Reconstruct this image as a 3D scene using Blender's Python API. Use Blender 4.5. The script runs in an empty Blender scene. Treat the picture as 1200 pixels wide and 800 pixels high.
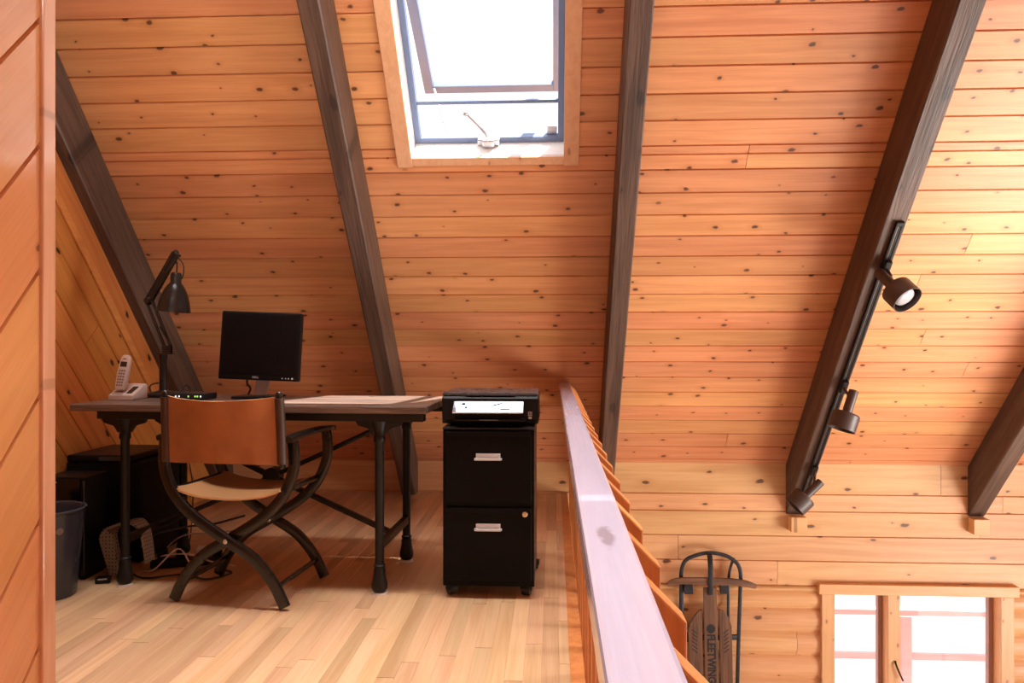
import bpy, bmesh, math, random
from mathutils import Vector as V, Matrix as M

random.seed(7)
S = bpy.context.scene
COL = S.collection
PI = math.pi
R = math.radians

# ------------------------------------------------------------------ dimensions
TH = R(48.25)                        # pitch of the roof
CT, ST = math.cos(TH), math.sin(TH)
YW, ZW = 5.33, 0.213                 # where the roof boards meet the far wall
YR = 1.35                            # ridge
ZR = ZW + (YW - YR) * ST / CT
ZLOW = -2.5                          # floor of the hall below the loft
XL, XRG = -2.325, 4.75                # gable walls
EYE = 1.05
A_UP = V((0, -CT, ST))               # up the slope
N_IN = V((0, -ST, -CT))              # into the room
O_C = V((0, YW, ZW))


SKY_Z, SKY_H, SUN_E, GABLE_W, ROOF_W, UPPER_W, REAR_W = 5.0, 1.4, 26.0, 96, 60, 54, 22

# ------------------------------------------------------------------ materials
MATS = {}


def _mat(name):
    m = bpy.data.materials.new(name)
    m.use_nodes = True
    nt = m.node_tree
    b = nt.nodes['Principled BSDF']
    return m, nt, b


def nd(nt, t, **kw):
    n = nt.nodes.new(t)
    for k, v in kw.items():
        setattr(n, k, v)
    return n


def math_n(nt, op, a, b=None, c=None, clamp=False):
    n = nd(nt, 'ShaderNodeMath', operation=op)
    n.use_clamp = clamp
    for i, x in enumerate((a, b, c)):
        if x is None:
            continue
        if isinstance(x, (int, float)):
            n.inputs[i].default_value = x
        else:
            nt.links.new(x, n.inputs[i])
    return n.outputs[0]


def mix_c(nt, fac, a, b, blend='MIX'):
    n = nd(nt, 'ShaderNodeMix', data_type='RGBA', blend_type=blend)
    for idx, x in ((0, fac), (6, a), (7, b)):
        if isinstance(x, (int, float)):
            n.inputs[idx].default_value = x
        elif isinstance(x, tuple):
            n.inputs[idx].default_value = (x[0], x[1], x[2], 1)
        else:
            nt.links.new(x, n.inputs[idx])
    return n.outputs[2]


def smooth(nt, x, lo, hi, a=0.0, b=1.0):
    n = nd(nt, 'ShaderNodeMapRange', interpolation_type='SMOOTHSTEP')
    nt.links.new(x, n.inputs['Value'])
    n.inputs['From Min'].default_value = lo
    n.inputs['From Max'].default_value = hi
    n.inputs['To Min'].default_value = a
    n.inputs['To Max'].default_value = b
    return n.outputs['Result']


def comb(nt, x, y, z=0.0):
    n = nd(nt, 'ShaderNodeCombineXYZ')
    for i, q in enumerate((x, y, z)):
        if isinstance(q, (int, float)):
            n.inputs[i].default_value = q
        else:
            nt.links.new(q, n.inputs[i])
    return n.outputs[0]


def noise(nt, vec, scale=1.0, detail=3.0, rough=.55, dist=0.0):
    n = nd(nt, 'ShaderNodeTexNoise')
    nt.links.new(vec, n.inputs['Vector'])
    n.inputs['Scale'].default_value = scale
    n.inputs['Detail'].default_value = detail
    n.inputs['Roughness'].default_value = rough
    n.inputs['Distortion'].default_value = dist
    return n.outputs['Fac']


def wood(name, light, dark, knots=1.0, var=.25, rough=.42, grain=.5, board=True,
         knot_col=(.09, .03, .012), axis='X', knot_scale=(5.2, 8.5), bump=.15, coat=0.0,
         stretch=55.0, spec=.5):
    """Timber.  board=True reads the boards' own coordinates (metres along / across) and one
    random pair per board; otherwise the object's coordinates with the grain along one axis."""
    m, nt, b = _mat(name)
    L = nt.links.new
    if board:
        uv = nd(nt, 'ShaderNodeUVMap', uv_map='UVMap')
        rn = nd(nt, 'ShaderNodeUVMap', uv_map='rnd')
        s1 = nd(nt, 'ShaderNodeSeparateXYZ'); L(uv.outputs[0], s1.inputs[0])
        s2 = nd(nt, 'ShaderNodeSeparateXYZ'); L(rn.outputs[0], s2.inputs[0])
        u, v, r1, r2 = s1.outputs[0], s1.outputs[1], s2.outputs[0], s2.outputs[1]
        w = math_n(nt, 'MULTIPLY', r2, 17.0)
    else:
        tc = nd(nt, 'ShaderNodeTexCoord')
        s1 = nd(nt, 'ShaderNodeSeparateXYZ'); L(tc.outputs['Object'], s1.inputs[0])
        o = {'X': (0, 1, 2), 'Y': (1, 0, 2), 'Z': (2, 0, 1)}[axis]
        u, v, w = s1.outputs[o[0]], s1.outputs[o[1]], s1.outputs[o[2]]
        r1 = r2 = None
    if r1 is not None:
        uo = math_n(nt, 'MULTIPLY_ADD', r1, 31.0, u)
        vo = math_n(nt, 'MULTIPLY_ADD', r2, 23.0, v)
    else:
        uo, vo = u, v
    # long wavy streaks, then fine fibres
    if board:
        c1 = comb(nt, math_n(nt, 'MULTIPLY', uo, 1.1), math_n(nt, 'MULTIPLY', vo, 22.0), w)
        c2 = comb(nt, math_n(nt, 'MULTIPLY', uo, 4.0), math_n(nt, 'MULTIPLY', vo, stretch * 4), w)
    else:
        c1 = comb(nt, math_n(nt, 'MULTIPLY', uo, 1.6), math_n(nt, 'MULTIPLY', vo, 26.0), math_n(nt, 'MULTIPLY', w, 26.0))
        c2 = comb(nt, math_n(nt, 'MULTIPLY', uo, 5.0), math_n(nt, 'MULTIPLY', vo, stretch * 3), math_n(nt, 'MULTIPLY', w, stretch * 3))
    n1 = noise(nt, c1, 1.0, 4.0, .6, .6)
    n2 = noise(nt, c2, 1.0, 3.0, .6)
    g = math_n(nt, 'ADD', math_n(nt, 'MULTIPLY', n1, .7), math_n(nt, 'MULTIPLY', n2, .3))
    g = smooth(nt, g, .34, .68)
    g = math_n(nt, 'MULTIPLY', g, grain)
    col = mix_c(nt, g, light, dark)
    if knots > 0:
        # warped so that the knots are not perfect dots
        wob = noise(nt, comb(nt, math_n(nt, 'MULTIPLY', uo, 30), math_n(nt, 'MULTIPLY', vo, 45), 0.0), 1.0, 2.0)
        wob = math_n(nt, 'MULTIPLY', math_n(nt, 'SUBTRACT', wob, .5), .10)
        kv = comb(nt, math_n(nt, 'ADD', math_n(nt, 'MULTIPLY', uo, knot_scale[0]), wob),
                  math_n(nt, 'ADD', math_n(nt, 'MULTIPLY', vo, knot_scale[1]), wob), 0.0)
        vo_n = nd(nt, 'ShaderNodeTexVoronoi', voronoi_dimensions='2D', feature='F1')
        L(kv, vo_n.inputs['Vector']); vo_n.inputs['Scale'].default_value = 1.0
        sc = nd(nt, 'ShaderNodeSeparateColor'); L(vo_n.outputs['Color'], sc.inputs[0])
        keep = smooth(nt, sc.outputs[0], .33, .36)
        size = math_n(nt, 'MULTIPLY_ADD', sc.outputs[1], 1.1, .42)      # each knot its own size
        d = math_n(nt, 'DIVIDE', vo_n.outputs['Distance'], size)
        core = math_n(nt, 'MULTIPLY', smooth(nt, d, .035, .075, 1.0, 0.0), keep)
        halo = math_n(nt, 'MULTIPLY', smooth(nt, d, .05, .22, 1.0, 0.0), keep)
        col = mix_c(nt, math_n(nt, 'MULTIPLY', halo, .35 * knots), col, dark)
        col = mix_c(nt, math_n(nt, 'MULTIPLY', core, min(1.0, .9 * knots)), col, knot_col)
    if r1 is not None:
        hs = nd(nt, 'ShaderNodeHueSaturation')
        L(col, hs.inputs['Color'])
        L(math_n(nt, 'MULTIPLY_ADD', r1, var, 1.0 - var * .5), hs.inputs['Value'])
        L(math_n(nt, 'MULTIPLY_ADD', r2, .014, .493), hs.inputs['Hue'])
        col = hs.outputs['Color']
    L(col, b.inputs['Base Color'])
    b.inputs['Specular IOR Level'].default_value = spec
    L(math_n(nt, 'MULTIPLY_ADD', n2, .2, rough - .1), b.inputs['Roughness'])
    b.inputs['Coat Weight'].default_value = coat
    b.inputs['Coat Roughness'].default_value = .12
    bp = nd(nt, 'ShaderNodeBump')
    bp.inputs['Strength'].default_value = bump
    bp.inputs['Distance'].default_value = .004
    L(g, bp.inputs['Height'])
    L(bp.outputs[0], b.inputs['Normal'])
    MATS[name] = m
    return m


def plain(name, col, rough=.5, metal=0.0, var=.12, scale=18.0, spec=.5, bump=0.0, coat=0.0, sheen=0.0):
    m, nt, b = _mat(name)
    L = nt.links.new
    tc = nd(nt, 'ShaderNodeTexCoord')
    n = noise(nt, tc.outputs['Object'], scale, 4.0)
    c2 = tuple(max(0, c * (1 - var * 2)) for c in col)
    L(mix_c(nt, n, c2, tuple(c * (1 + var) for c in col)), b.inputs['Base Color'])
    L(math_n(nt, 'MULTIPLY_ADD', n, .14, rough - .07), b.inputs['Roughness'])
    b.inputs['Metallic'].default_value = metal
    b.inputs['Specular IOR Level'].default_value = spec
    b.inputs['Coat Weight'].default_value = coat
    b.inputs['Sheen Weight'].default_value = sheen
    if bump:
        bp = nd(nt, 'ShaderNodeBump')
        bp.inputs['Strength'].default_value = bump
        bp.inputs['Distance'].default_value = .002
        n3 = noise(nt, tc.outputs['Object'], scale * 9, 3.0)
        L(n3, bp.inputs['Height']); L(bp.outputs[0], b.inputs['Normal'])
    MATS[name] = m
    return m


def emit(name, col, s):
    m, nt, b = _mat(name)
    b.inputs['Base Color'].default_value = (*col, 1)
    b.inputs['Emission Color'].default_value = (*col, 1)
    b.inputs['Emission Strength'].default_value = s
    return m


def glass(name, tint=(1, 1, 1), refl=.06, rough=.02):
    m, nt, b = _mat(name)
    nt.nodes.remove(b)
    out = nt.nodes['Material Output']
    t = nd(nt, 'ShaderNodeBsdfTransparent'); t.inputs[0].default_value = (*tint, 1)
    g = nd(nt, 'ShaderNodeBsdfGlossy'); g.inputs['Roughness'].default_value = rough
    fr = nd(nt, 'ShaderNodeLayerWeight'); fr.inputs[0].default_value = .5
    fac = math_n(nt, 'MULTIPLY_ADD', math_n(nt, 'POWER', fr.outputs['Facing'], 5.0), .9, refl)
    mx = nd(nt, 'ShaderNodeMixShader')
    nt.links.new(fac, mx.inputs[0])
    nt.links.new(t.outputs[0], mx.inputs[1]); nt.links.new(g.outputs[0], mx.inputs[2])
    nt.links.new(mx.outputs[0], out.inputs[0])
    return m


PINE_L, PINE_D = (.71, .318, .138), (.46, .158, .052)
pine = wood('pine_ceiling', PINE_L, PINE_D, knots=1.05, var=.16, rough=.42, grain=.6)
pine_wall = wood('pine_wall', (.74, .42, .20), (.54, .24, .085), knots=1.0, var=.14, grain=.6, rough=.42, knot_scale=(3.0, 6.5))
pine_gable = wood('pine_gable', (.70, .27, .065), (.48, .15, .03), knots=1.1, var=.2, grain=.7, rough=.4, knot_scale=(3.0, 6.0), knot_col=(.03, .01, .005))
pine_panel = wood('pine_panel', (.64, .275, .11), (.48, .175, .06), knots=.8, var=.12, grain=.5, rough=.16, coat=.6, knot_scale=(2.2, 4.0))
oak = wood('oak_floor', (.64, .41, .235), (.44, .215, .09), knots=0, var=.36, grain=.6, rough=.33, stretch=70, bump=.05)
trim_pine = wood('trim_pine', (.70, .39, .215), (.54, .26, .12), board=False, axis='Y', knots=.5, grain=.5)
trim_pine_x = wood('trim_pine_along_x', (.78, .43, .19), (.56, .26, .09), board=False, axis='X', knots=.6, grain=.5)
trim_pine_z = wood('trim_pine_upright', (.76, .42, .19), (.54, .25, .09), board=False, axis='Z', knots=.6, grain=.5)
trim_dk_z = wood('trim_varnished_upright', (.66, .34, .20), (.50, .22, .11), board=False, axis='Z', knots=.3, grain=.5, rough=.2, coat=.5)
beam_m = wood('stained_beam', (.125, .070, .047), (.045, .024, .016), board=False, axis='Y', knots=.8, grain=.9, rough=.5, knot_col=(.015, .008, .006), knot_scale=(2.0, 5.0), bump=.4)
rail_m = wood('rail_wood', (.53, .49, .605), (.41, .37, .46), board=False, axis='Y', knots=.5, grain=.5, rough=.22, coat=.5, knot_scale=(1.6, 8.0))  # one pale lavender tone for the whole top rail
bal_m = wood('baluster_wood', (.66, .26, .085), (.42, .14, .04), board=False, axis='Z', knots=.3, grain=.7, rough=.35)
desk_m = wood('desk_top_wood', (.18, .115, .085), (.060, .036, .028), board=False, axis='X', knots=.5, grain=.95, rough=.38, bump=.5, knot_scale=(2.0, 9.0), knot_col=(.02, .01, .008))
sled_m = wood('sled_wood', (.21, .090, .038), (.065, .027, .012), board=False, axis='Z', knots=.4, grain=1.0, rough=.6, bump=.4, knot_scale=(3.0, 14.0))
sled_x = wood('sled_wood_bar', (.26, .11, .05), (.08, .034, .016), board=False, axis='X', knots=.3, grain=1.0, rough=.6, bump=.4)
deck_m = wood('deck_wood', (.60, .34, .34), (.52, .27, .27), board=False, axis='X', knots=.2, grain=.5, rough=.7)  # paled to carry the flare of the light outside
iron = plain('cast_iron', (.010, .0085, .008), .42, 0, bump=.15, spec=.3)
black_wood = plain('worn_black_wood', (.012, .009, .007), .26, 0, var=.35, scale=9, bump=.1, spec=.6)
leather = plain('tan_leather', (.44, .155, .045), .62, 0, var=.3, scale=6, bump=.35, sheen=.15)
leather_edge = plain('raw_leather_edge', (.66, .40, .20), .7, 0, var=.1)
seat_leather = plain('seat_leather', (.43, .21, .085), .45, 0, var=.14, scale=6, bump=.25)
cab_m = plain('black_enamel', (.0045, .0035, .0042), .34, 0, var=.1, scale=60, bump=.06, spec=.09)
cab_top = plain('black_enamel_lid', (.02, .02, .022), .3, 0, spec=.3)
blk = plain('black_plastic', (.006, .006, .007), .38, 0, bump=.05, scale=50, spec=.2)
blk_gloss = plain('gloss_black_plastic', (.004, .004, .005), .12, 0, spec=.4)
blk_matt = plain('matt_black_plastic', (.006, .0055, .0055), .6, 0, spec=.15)
rubber = plain('black_rubber', (.014, .014, .016), .5, 0)
chrome = plain('brushed_chrome', (.72, .72, .70), .22, 1.0, var=.04)
handle_m = plain('satin_silver', (.62, .64, .66), .35, .35, var=.04)
silver = plain('silver_plastic', (.50, .50, .54), .35, .6, var=.05)
brass = plain('lock_brass', (.66, .58, .42), .3, 1.0)
phone_m = plain('pale_grey_plastic', (.60, .47, .41), .4, 0, var=.05)
phone_dk = plain('phone_display', (.03, .022, .020), .2, 0)
white_p = plain('white_plastic', (.78, .76, .76), .4, 0, var=.04)
mat_m = None
lamp_m = plain('lamp_black_enamel', (.022, .017, .015), .3, .1)
track_m = plain('bronze_paint', (.075, .050, .042), .45, .2, var=.08)
track_dk = plain('track_black', (.012, .011, .011), .35, .2)
sled_iron = plain('weathered_iron', (.045, .044, .050), .45, .7, var=.3, scale=30)
ink = plain('black_ink', (.012, .010, .010), .6)
alu = plain('painted_window_frame', (.15, .20, .33), .45, 0, var=.05, spec=.3)
well_m = plain('white_painted_lining', (.85, .80, .76), .5, 0, var=.06)
sash_dk = plain('brown_sash', (.40, .22, .17), .45, 0, var=.1)
bin_m = plain('smoky_bin_plastic', (.030, .033, .045), .25, 0, spec=.6)
tag_m = plain('bin_badge', (.17, .13, .11), .5)
bulb_m = plain('frosted_bulb', (.42, .41, .42), .18, 0, var=.03)
screen_m = plain('dark_screen', (.0035, .003, .004), .35, 0, var=.05, spec=.25)
sky_glass = glass('skylight_glass', (.97, .98, 1.0))
roof_panel_m = plain('white_roof_panel', (.80, .80, .78), .8)  # for the unseen panels over the added roof openings
win_glass = glass('window_glass', (.98, .98, .98), refl=.008)
led_g = emit('green_led', (.35, .95, .12), 1.2)
led_w = emit('white_led', (.85, .92, 1.0), 1.3)
mirror_panel = plain('glossy_scanner_panel', (.80, .86, .92), .05, 1.0, var=.02)
paper_m = plain('sheet_paper', (.82, .85, .88), .6, 0, var=.03)


def dotted():
    m, nt, b = _mat('dotted_felt')
    L = nt.links.new
    tc = nd(nt, 'ShaderNodeTexCoord')
    mp = nd(nt, 'ShaderNodeMapping'); mp.inputs['Scale'].default_value = (62, 62, 62)
    L(tc.outputs['UV'], mp.inputs[0])
    v = nd(nt, 'ShaderNodeTexVoronoi', voronoi_dimensions='2D'); v.inputs['Randomness'].default_value = .15
    v.inputs['Scale'].default_value = 1.0
    L(mp.outputs[0], v.inputs['Vector'])
    f = smooth(nt, v.outputs['Distance'], .16, .26)
    L(mix_c(nt, f, (.05, .042, .035), (.33, .29, .24)), b.inputs['Base Color'])
    b.inputs['Roughness'].default_value = .85
    return m


mat_m = dotted()


# ------------------------------------------------------------------ mesh helpers
def nb():
    return bmesh.new()


def obj(name, bm, mat, parent=None, smooth_ang=None, loc=None, rot=None):
    me = bpy.data.meshes.new(name)
    bmesh.ops.recalc_face_normals(bm, faces=bm.faces[:])
    if smooth_ang:
        for f in bm.faces:
            f.smooth = True
        lim = R(smooth_ang)
        for e in bm.edges:
            if len(e.link_faces) == 2 and e.calc_face_angle(0) > lim:
                e.smooth = False
    bm.to_mesh(me); bm.free()
    o = bpy.data.objects.new(name, me)
    COL.objects.link(o)
    for mm in (mat if isinstance(mat, (list, tuple)) else [mat]):
        me.materials.append(mm)
    if parent:
        o.parent = parent
    if loc is not None:
        o.location = loc
    if rot is not None:
        o.rotation_euler = rot
    return o


def tag(o, label=None, cat=None, group=None, kind=None):
    for k, v in (('label', label), ('category', cat), ('group', group), ('kind', kind)):
        if v:
            o[k] = v
    return o


def thing(name, label, cat, loc=(0, 0, 0), rz=0.0, group=None):
    o = bpy.data.objects.new(name, None)
    o.empty_display_size = .05
    COL.objects.link(o)
    o.location = loc
    o.rotation_euler = (0, 0, rz)
    return tag(o, label, cat, group)


def box(bm, lo, hi, bev=0.0, mtx=None, seg=2):
    r = bmesh.ops.create_cube(bm, size=1.0)
    vs = r['verts']
    lo, hi = V(lo), V(hi)
    c, s = (lo + hi) / 2, hi - lo
    for v in vs:
        v.co = V((v.co.x * s.x, v.co.y * s.y, v.co.z * s.z)) + c
    if bev:
        es = list({e for v in vs for e in v.link_edges})
        g = bmesh.ops.bevel(bm, geom=es, offset=bev, segments=seg, affect='EDGES', profile=.5)
        vs = list({v for f in g['faces'] for v in f.verts} | {v for v in vs if v.is_valid})
    if mtx is not None:
        bmesh.ops.transform(bm, matrix=mtx, verts=[v for v in vs if v.is_valid])
    return vs


def loop_faces(bm, a, b, flip=False):
    n = len(a)
    for i in range(n):
        q = (a[i], a[(i + 1) % n], b[(i + 1) % n], b[i])
        bm.faces.new(q)


def tube(bm, pts, r, n=10, sect=None, up=None, caps=True, closed=False):
    """Sweep a circle (radius r, or one radius per point) or a section (list of (a,b)) along points."""
    pts = [V(p) for p in pts]
    k = len(pts)
    rs = r if isinstance(r, (list, tuple)) else [r] * k
    tang = []
    for i in range(k):
        if closed:
            t = pts[(i + 1) % k] - pts[i - 1]
        else:
            t = pts[min(i + 1, k - 1)] - pts[max(i - 1, 0)]
        tang.append(t.normalized())
    u = V(up) if up else (V((0, 0, 1)) if abs(tang[0].z) < .9 else V((1, 0, 0)))
    rings = []
    for i in range(k):
        t = tang[i]
        s = t.cross(u)
        if s.length < 1e-6:
            s = t.orthogonal()
        s.normalize()
        w = s.cross(t).normalized()
        if not up:
            u = w
        ring = []
        sec = sect or [(math.cos(2 * PI * j / n), math.sin(2 * PI * j / n)) for j in range(n)]
        for (a, c) in sec:
            ring.append(bm.verts.new(pts[i] + s * a * rs[i] + w * c * rs[i]))
        rings.append(ring)
    for i in range(k - 1):
        loop_faces(bm, rings[i], rings[i + 1])
    if closed:
        loop_faces(bm, rings[-1], rings[0])
    elif caps:
        bm.faces.new(rings[0][::-1]); bm.faces.new(rings[-1])
    return rings


def rsect(w, h, c=.25):
    """Rounded rectangle section for tube()."""
    a, b = w / 2, h / 2
    r = min(a, b) * c * 2
    out = []
    for cx, cy, a0 in ((a - r, b - r, 0), (-a + r, b - r, 90), (-a + r, -b + r, 180), (a - r, -b + r, 270)):
        for d in (0, 45, 90):
            out.append((cx + r * math.cos(R(a0 + d)), cy + r * math.sin(R(a0 + d))))
    return out


def spline(pts, sub=8):
    pts = [V(p) for p in pts]
    out = []
    for i in range(len(pts) - 1):
        p0, p1, p2, p3 = pts[max(i - 1, 0)], pts[i], pts[i + 1], pts[min(i + 2, len(pts) - 1)]
        for j in range(sub):
            t = j / sub
            out.append(.5 * ((2 * p1) + (p2 - p0) * t + (2 * p0 - 5 * p1 + 4 * p2 - p3) * t * t + (3 * p1 - p0 - 3 * p2 + p3) * t ** 3))
    out.append(pts[-1])
    return out


def lathe(bm, prof, n=24, mtx=None, caps=True):
    rings = []
    vs = []
    for (r, z) in prof:
        ring = [bm.verts.new((r * math.cos(2 * PI * j / n), r * math.sin(2 * PI * j / n), z)) for j in range(n)]
        rings.append(ring); vs += ring
    for i in range(len(rings) - 1):
        loop_faces(bm, rings[i], rings[i + 1])
    if caps:
        bm.faces.new(rings[0][::-1]); bm.faces.new(rings[-1])
    if mtx is not None:
        bmesh.ops.transform(bm, matrix=mtx, verts=vs)
    return vs


def prism(bm, outline, lo, hi, axis='Y', bev=0.0):
    """Extrude a 2D outline. axis Y: outline is (x,z); axis X: (y,z); axis Z: (x,y)."""
    def P(a, b, t):
        return {'Y': (a, t, b), 'X': (t, a, b), 'Z': (a, b, t)}[axis]
    A = [bm.verts.new(P(a, b, lo)) for a, b in outline]
    B = [bm.verts.new(P(a, b, hi)) for a, b in outline]
    f = [bm.faces.new(A[::-1]), bm.faces.new(B)]
    loop_faces(bm, A, B)
    if bev:
        es = list({e for ff in f for e in ff.edges})
        bmesh.ops.bevel(bm, geom=es, offset=bev, segments=2, affect='EDGES', profile=.5)


def axis_mtx(p, d, up=(0, 0, 1)):
    """Matrix whose local Z points along d, at p."""
    z = V(d).normalized()
    x = V(up).cross(z)
    if x.length < 1e-5:
        x = V((1, 0, 0))
    x.normalize()
    y = z.cross(x)
    m = M((x, y, z)).transposed().to_4x4()
    m.translation = V(p)
    return m


def text_mesh(bm, s, size, depth, mtx, align='CENTER', bold=0.0):
    cu = bpy.data.curves.new('lettering', 'FONT')
    cu.body = s; cu.size = size; cu.extrude = depth; cu.align_x = align; cu.align_y = 'CENTER'; cu.offset = bold
    o = bpy.data.objects.new('lettering', cu)
    COL.objects.link(o)
    dg = bpy.context.evaluated_depsgraph_get(); dg.update()
    me = bpy.data.meshes.new_from_object(o.evaluated_get(dg))
    k = len(bm.verts)
    bm.from_mesh(me)
    bm.verts.ensure_lookup_table()
    bmesh.ops.transform(bm, matrix=mtx, verts=bm.verts[k:])
    bpy.data.objects.remove(o); bpy.data.meshes.remove(me); bpy.data.curves.remove(cu)


# ------------------------------------------------------------------ boarded surfaces
def boards(origin, along, across, normal, rows, groove=.011, cham=.0045, thick=.018, bulge=None, slot=0.0):
    """rows: list of (v0, v1, [(u0,u1), ...]).  Boards as real strips with chamfered edges,
    a backing behind; UVs in metres along/across, one random pair per board."""
    bm = nb()
    uvl = bm.loops.layers.uv.new('UVMap')
    rnl = bm.loops.layers.uv.new('rnd')
    o, a, c, n = V(origin), V(along), V(across), V(normal)

    def quad(pts, rnd):
        vs = [bm.verts.new(o + a * p[0] + c * p[1] + n * p[2]) for p in pts]
        f = bm.faces.new(vs)
        for lp, p in zip(f.loops, pts):
            lp[uvl].uv = (p[0], p[1])
            lp[rnl].uv = rnd
        return f
    for (v0, v1, segs) in rows:
        for (u0, u1) in segs:
            rnd = (random.random(), random.random())
            b = bulge(v0, v1) if bulge else 0.0
            if b:
                prof = []
                for i in range(9):
                    t = i / 8
                    prof.append((v0 + (v1 - v0) * t, -groove + (b + groove) * (max(0.0, 1 - abs(2 * t - 1) ** 2.4))))
            else:
                prof = [(v0, -groove), (v0 + cham, 0.0), (v1 - cham, 0.0), (v1, -groove)]
                if slot:
                    prof = [(v0, -groove), (v0 + slot, -groove), (v0 + slot + cham, 0.0), (v1 - slot - cham, 0.0), (v1 - slot, -groove), (v1, -groove)]
            e = .0012 if u1 - u0 > .02 else 0
            for (p, q) in zip(prof[:-1], prof[1:]):
                quad([(u0 + e, p[0], p[1]), (u1 - e, p[0], p[1]), (u1 - e, q[0], q[1]), (u0 + e, q[0], q[1])], rnd)
            for uu in (u0 + e, u1 - e):     # butt ends
                for (p, q) in zip(prof[:-1], prof[1:]):
                    quad([(uu, p[0], p[1]), (uu, q[0], q[1]), (uu, q[0], -thick), (uu, p[0], -thick)], rnd)
            # backing
            quad([(u0, v0, -thick), (u0, v1, -thick), (u1, v1, -thick), (u1, v0, -thick)], rnd)
            for vv in (v0, v1):
                quad([(u0, vv, -groove), (u1, vv, -groove), (u1, vv, -thick), (u0, vv, -thick)], rnd)
    return bm


def split(u0, u1, lens, jitter=1.0):
    out = []
    p = u0 - random.random() * lens[0] * jitter
    while p < u1:
        q = p + random.uniform(*lens)
        if q > u0:
            out.append((max(p, u0), min(q, u1)))
        p = q
    if len(out) > 1 and out[-1][1] - out[-1][0] < .08:
        z = out.pop(); out[-1] = (out[-1][0], z[1])
    return out


def clip(bm, co, no):
    """Cut away what lies on the side the normal points to."""
    g = bm.verts[:] + bm.edges[:] + bm.faces[:]
    bmesh.ops.bisect_plane(bm, geom=g, plane_co=co, plane_no=no, clear_outer=True, dist=1e-5)


def cut_rows(rows, hole):
    """Remove hole=(u0,u1,v0,v1) from rows."""
    hu0, hu1, hv0, hv1 = hole
    out = []
    for (v0, v1, segs) in rows:
        cuts = sorted({v0, v1} | {h for h in (hv0, hv1) if v0 < h < v1})
        for a, b in zip(cuts[:-1], cuts[1:]):
            if b <= hv0 + 1e-6 or a >= hv1 - 1e-6:
                out.append((a, b, segs)); continue
            ns = []
            for (u0, u1) in segs:
                if u1 <= hu0 or u0 >= hu1:
                    ns.append((u0, u1)); continue
                if u0 < hu0: ns.append((u0, hu0))
                if u1 > hu1: ns.append((hu1, u1))
            out.append((a, b, ns))
    return out


def s_of_y(y):
    return (YW - y) / CT


# --- ceiling (front slope) with the skylight hole
SK_X0, SK_X1 = -.70, .055
SK_Y1, SK_Y0 = 3.772, 3.08           # lower and upper edge of the skylight
SMAX = s_of_y(YR)
PW = .130
rows = []
v = 0.0
edges = [0.0] + [PW * (k + .36) for k in range(int(SMAX / PW) + 1) if PW * (k + .36) < SMAX] + [SMAX]
for a, b in zip(edges[:-1], edges[1:]):
    rows.append((a, b, split(XL - .1, XRG + .1, (5.0, 12.0))))
rows = cut_rows(rows, (SK_X0, SK_X1, s_of_y(SK_Y1), s_of_y(SK_Y0)))
RG = (-1.95, 1.45, s_of_y(3.06), s_of_y(2.68))       # added roof opening above the picture, for a lamp over the floor
RS = (-1.3, 1.2, s_of_y(2.05), s_of_y(1.45))  # second added opening higher up, for a lamp over the rail
rows = cut_rows(cut_rows(rows, RG), RS)
tag(obj('ceiling', boards(O_C, (1, 0, 0), A_UP, N_IN, rows), pine),
    'sloping ceiling of orange knotty pine boards', 'ceiling', kind='structure')

# --- rear slope of the roof, behind the camera
OR = V((0, 2 * YR - YW, ZW))
rrows = []
for a, b in zip(edges[:-1], edges[1:]):
    rrows.append((a, b, [(XL - .1, XRG + .1)]))
RR = (-1.9, .1, 3.55, 4.45)                            # opening added in the rear slope for a lamp on the ceiling
rrows = cut_rows(rrows, RR)
tag(obj('ceiling_rear', boards(OR, (1, 0, 0), (0, CT, ST), (0, ST, -CT), rrows), pine),
    'rear slope of the boarded ceiling', 'ceiling', kind='structure')

for nm, oo, up, nn, rr in (('added_roof_panel_row', O_C, A_UP, N_IN, RG), ('added_roof_panel_upper', O_C, A_UP, N_IN, RS), ('added_roof_panel_rear', OR, V((0, CT, ST)), V((0, ST, -CT)), RR)):
    bm = nb()
    mt = M((V((1, 0, 0)), up, -nn)).transposed().to_4x4(); mt.translation = oo
    box(bm, (rr[0] - .03, rr[2] - .03, .03), (rr[1] + .03, rr[3] + .03, .036), 0, mt)
    tag(obj(nm, bm, roof_panel_m), 'white panel over an added roof opening out of view', 'window', kind='structure')  # unseen panels closing the openings added for the lamps

# --- far wall
HW = (1.90, 2.99, -1.75, -.655)       # window hole x0,x1,z0,z1
zs = [ZW + .02, .008, -.109, -.277, -.446, -.612, -.77, -.93, -1.09, -1.25, -1.41, -1.57, -1.73, -1.89, -2.05, -2.21, -2.37, ZLOW]
rows = []
for t, b in zip(zs[:-1], zs[1:]):
    rows.append((b, t, split(XL - .1, XRG + .1, (1.6, 4.0))))
# joints the photograph shows
rows[3] = (rows[3][0], rows[3][1], [(XL - .1, -.4), (-.4, .86), (.86, 3.6), (3.6, XRG + .1)])
rows[4] = (rows[4][0], rows[4][1], [(XL - .1, .1), (.1, 1.53), (1.53, 4.2), (4.2, XRG + .1)])
rows = cut_rows(rows, HW)
bm = boards((0, YW, 0), (1, 0, 0), (0, 0, 1), (0, -1, 0), rows,
            bulge=lambda a, b:   .013 if b < -.58 else 0.0)
tag(obj('wall_back', bm, pine_wall), 'far wall of horizontal pine boards', 'wall', kind='structure')

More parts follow.
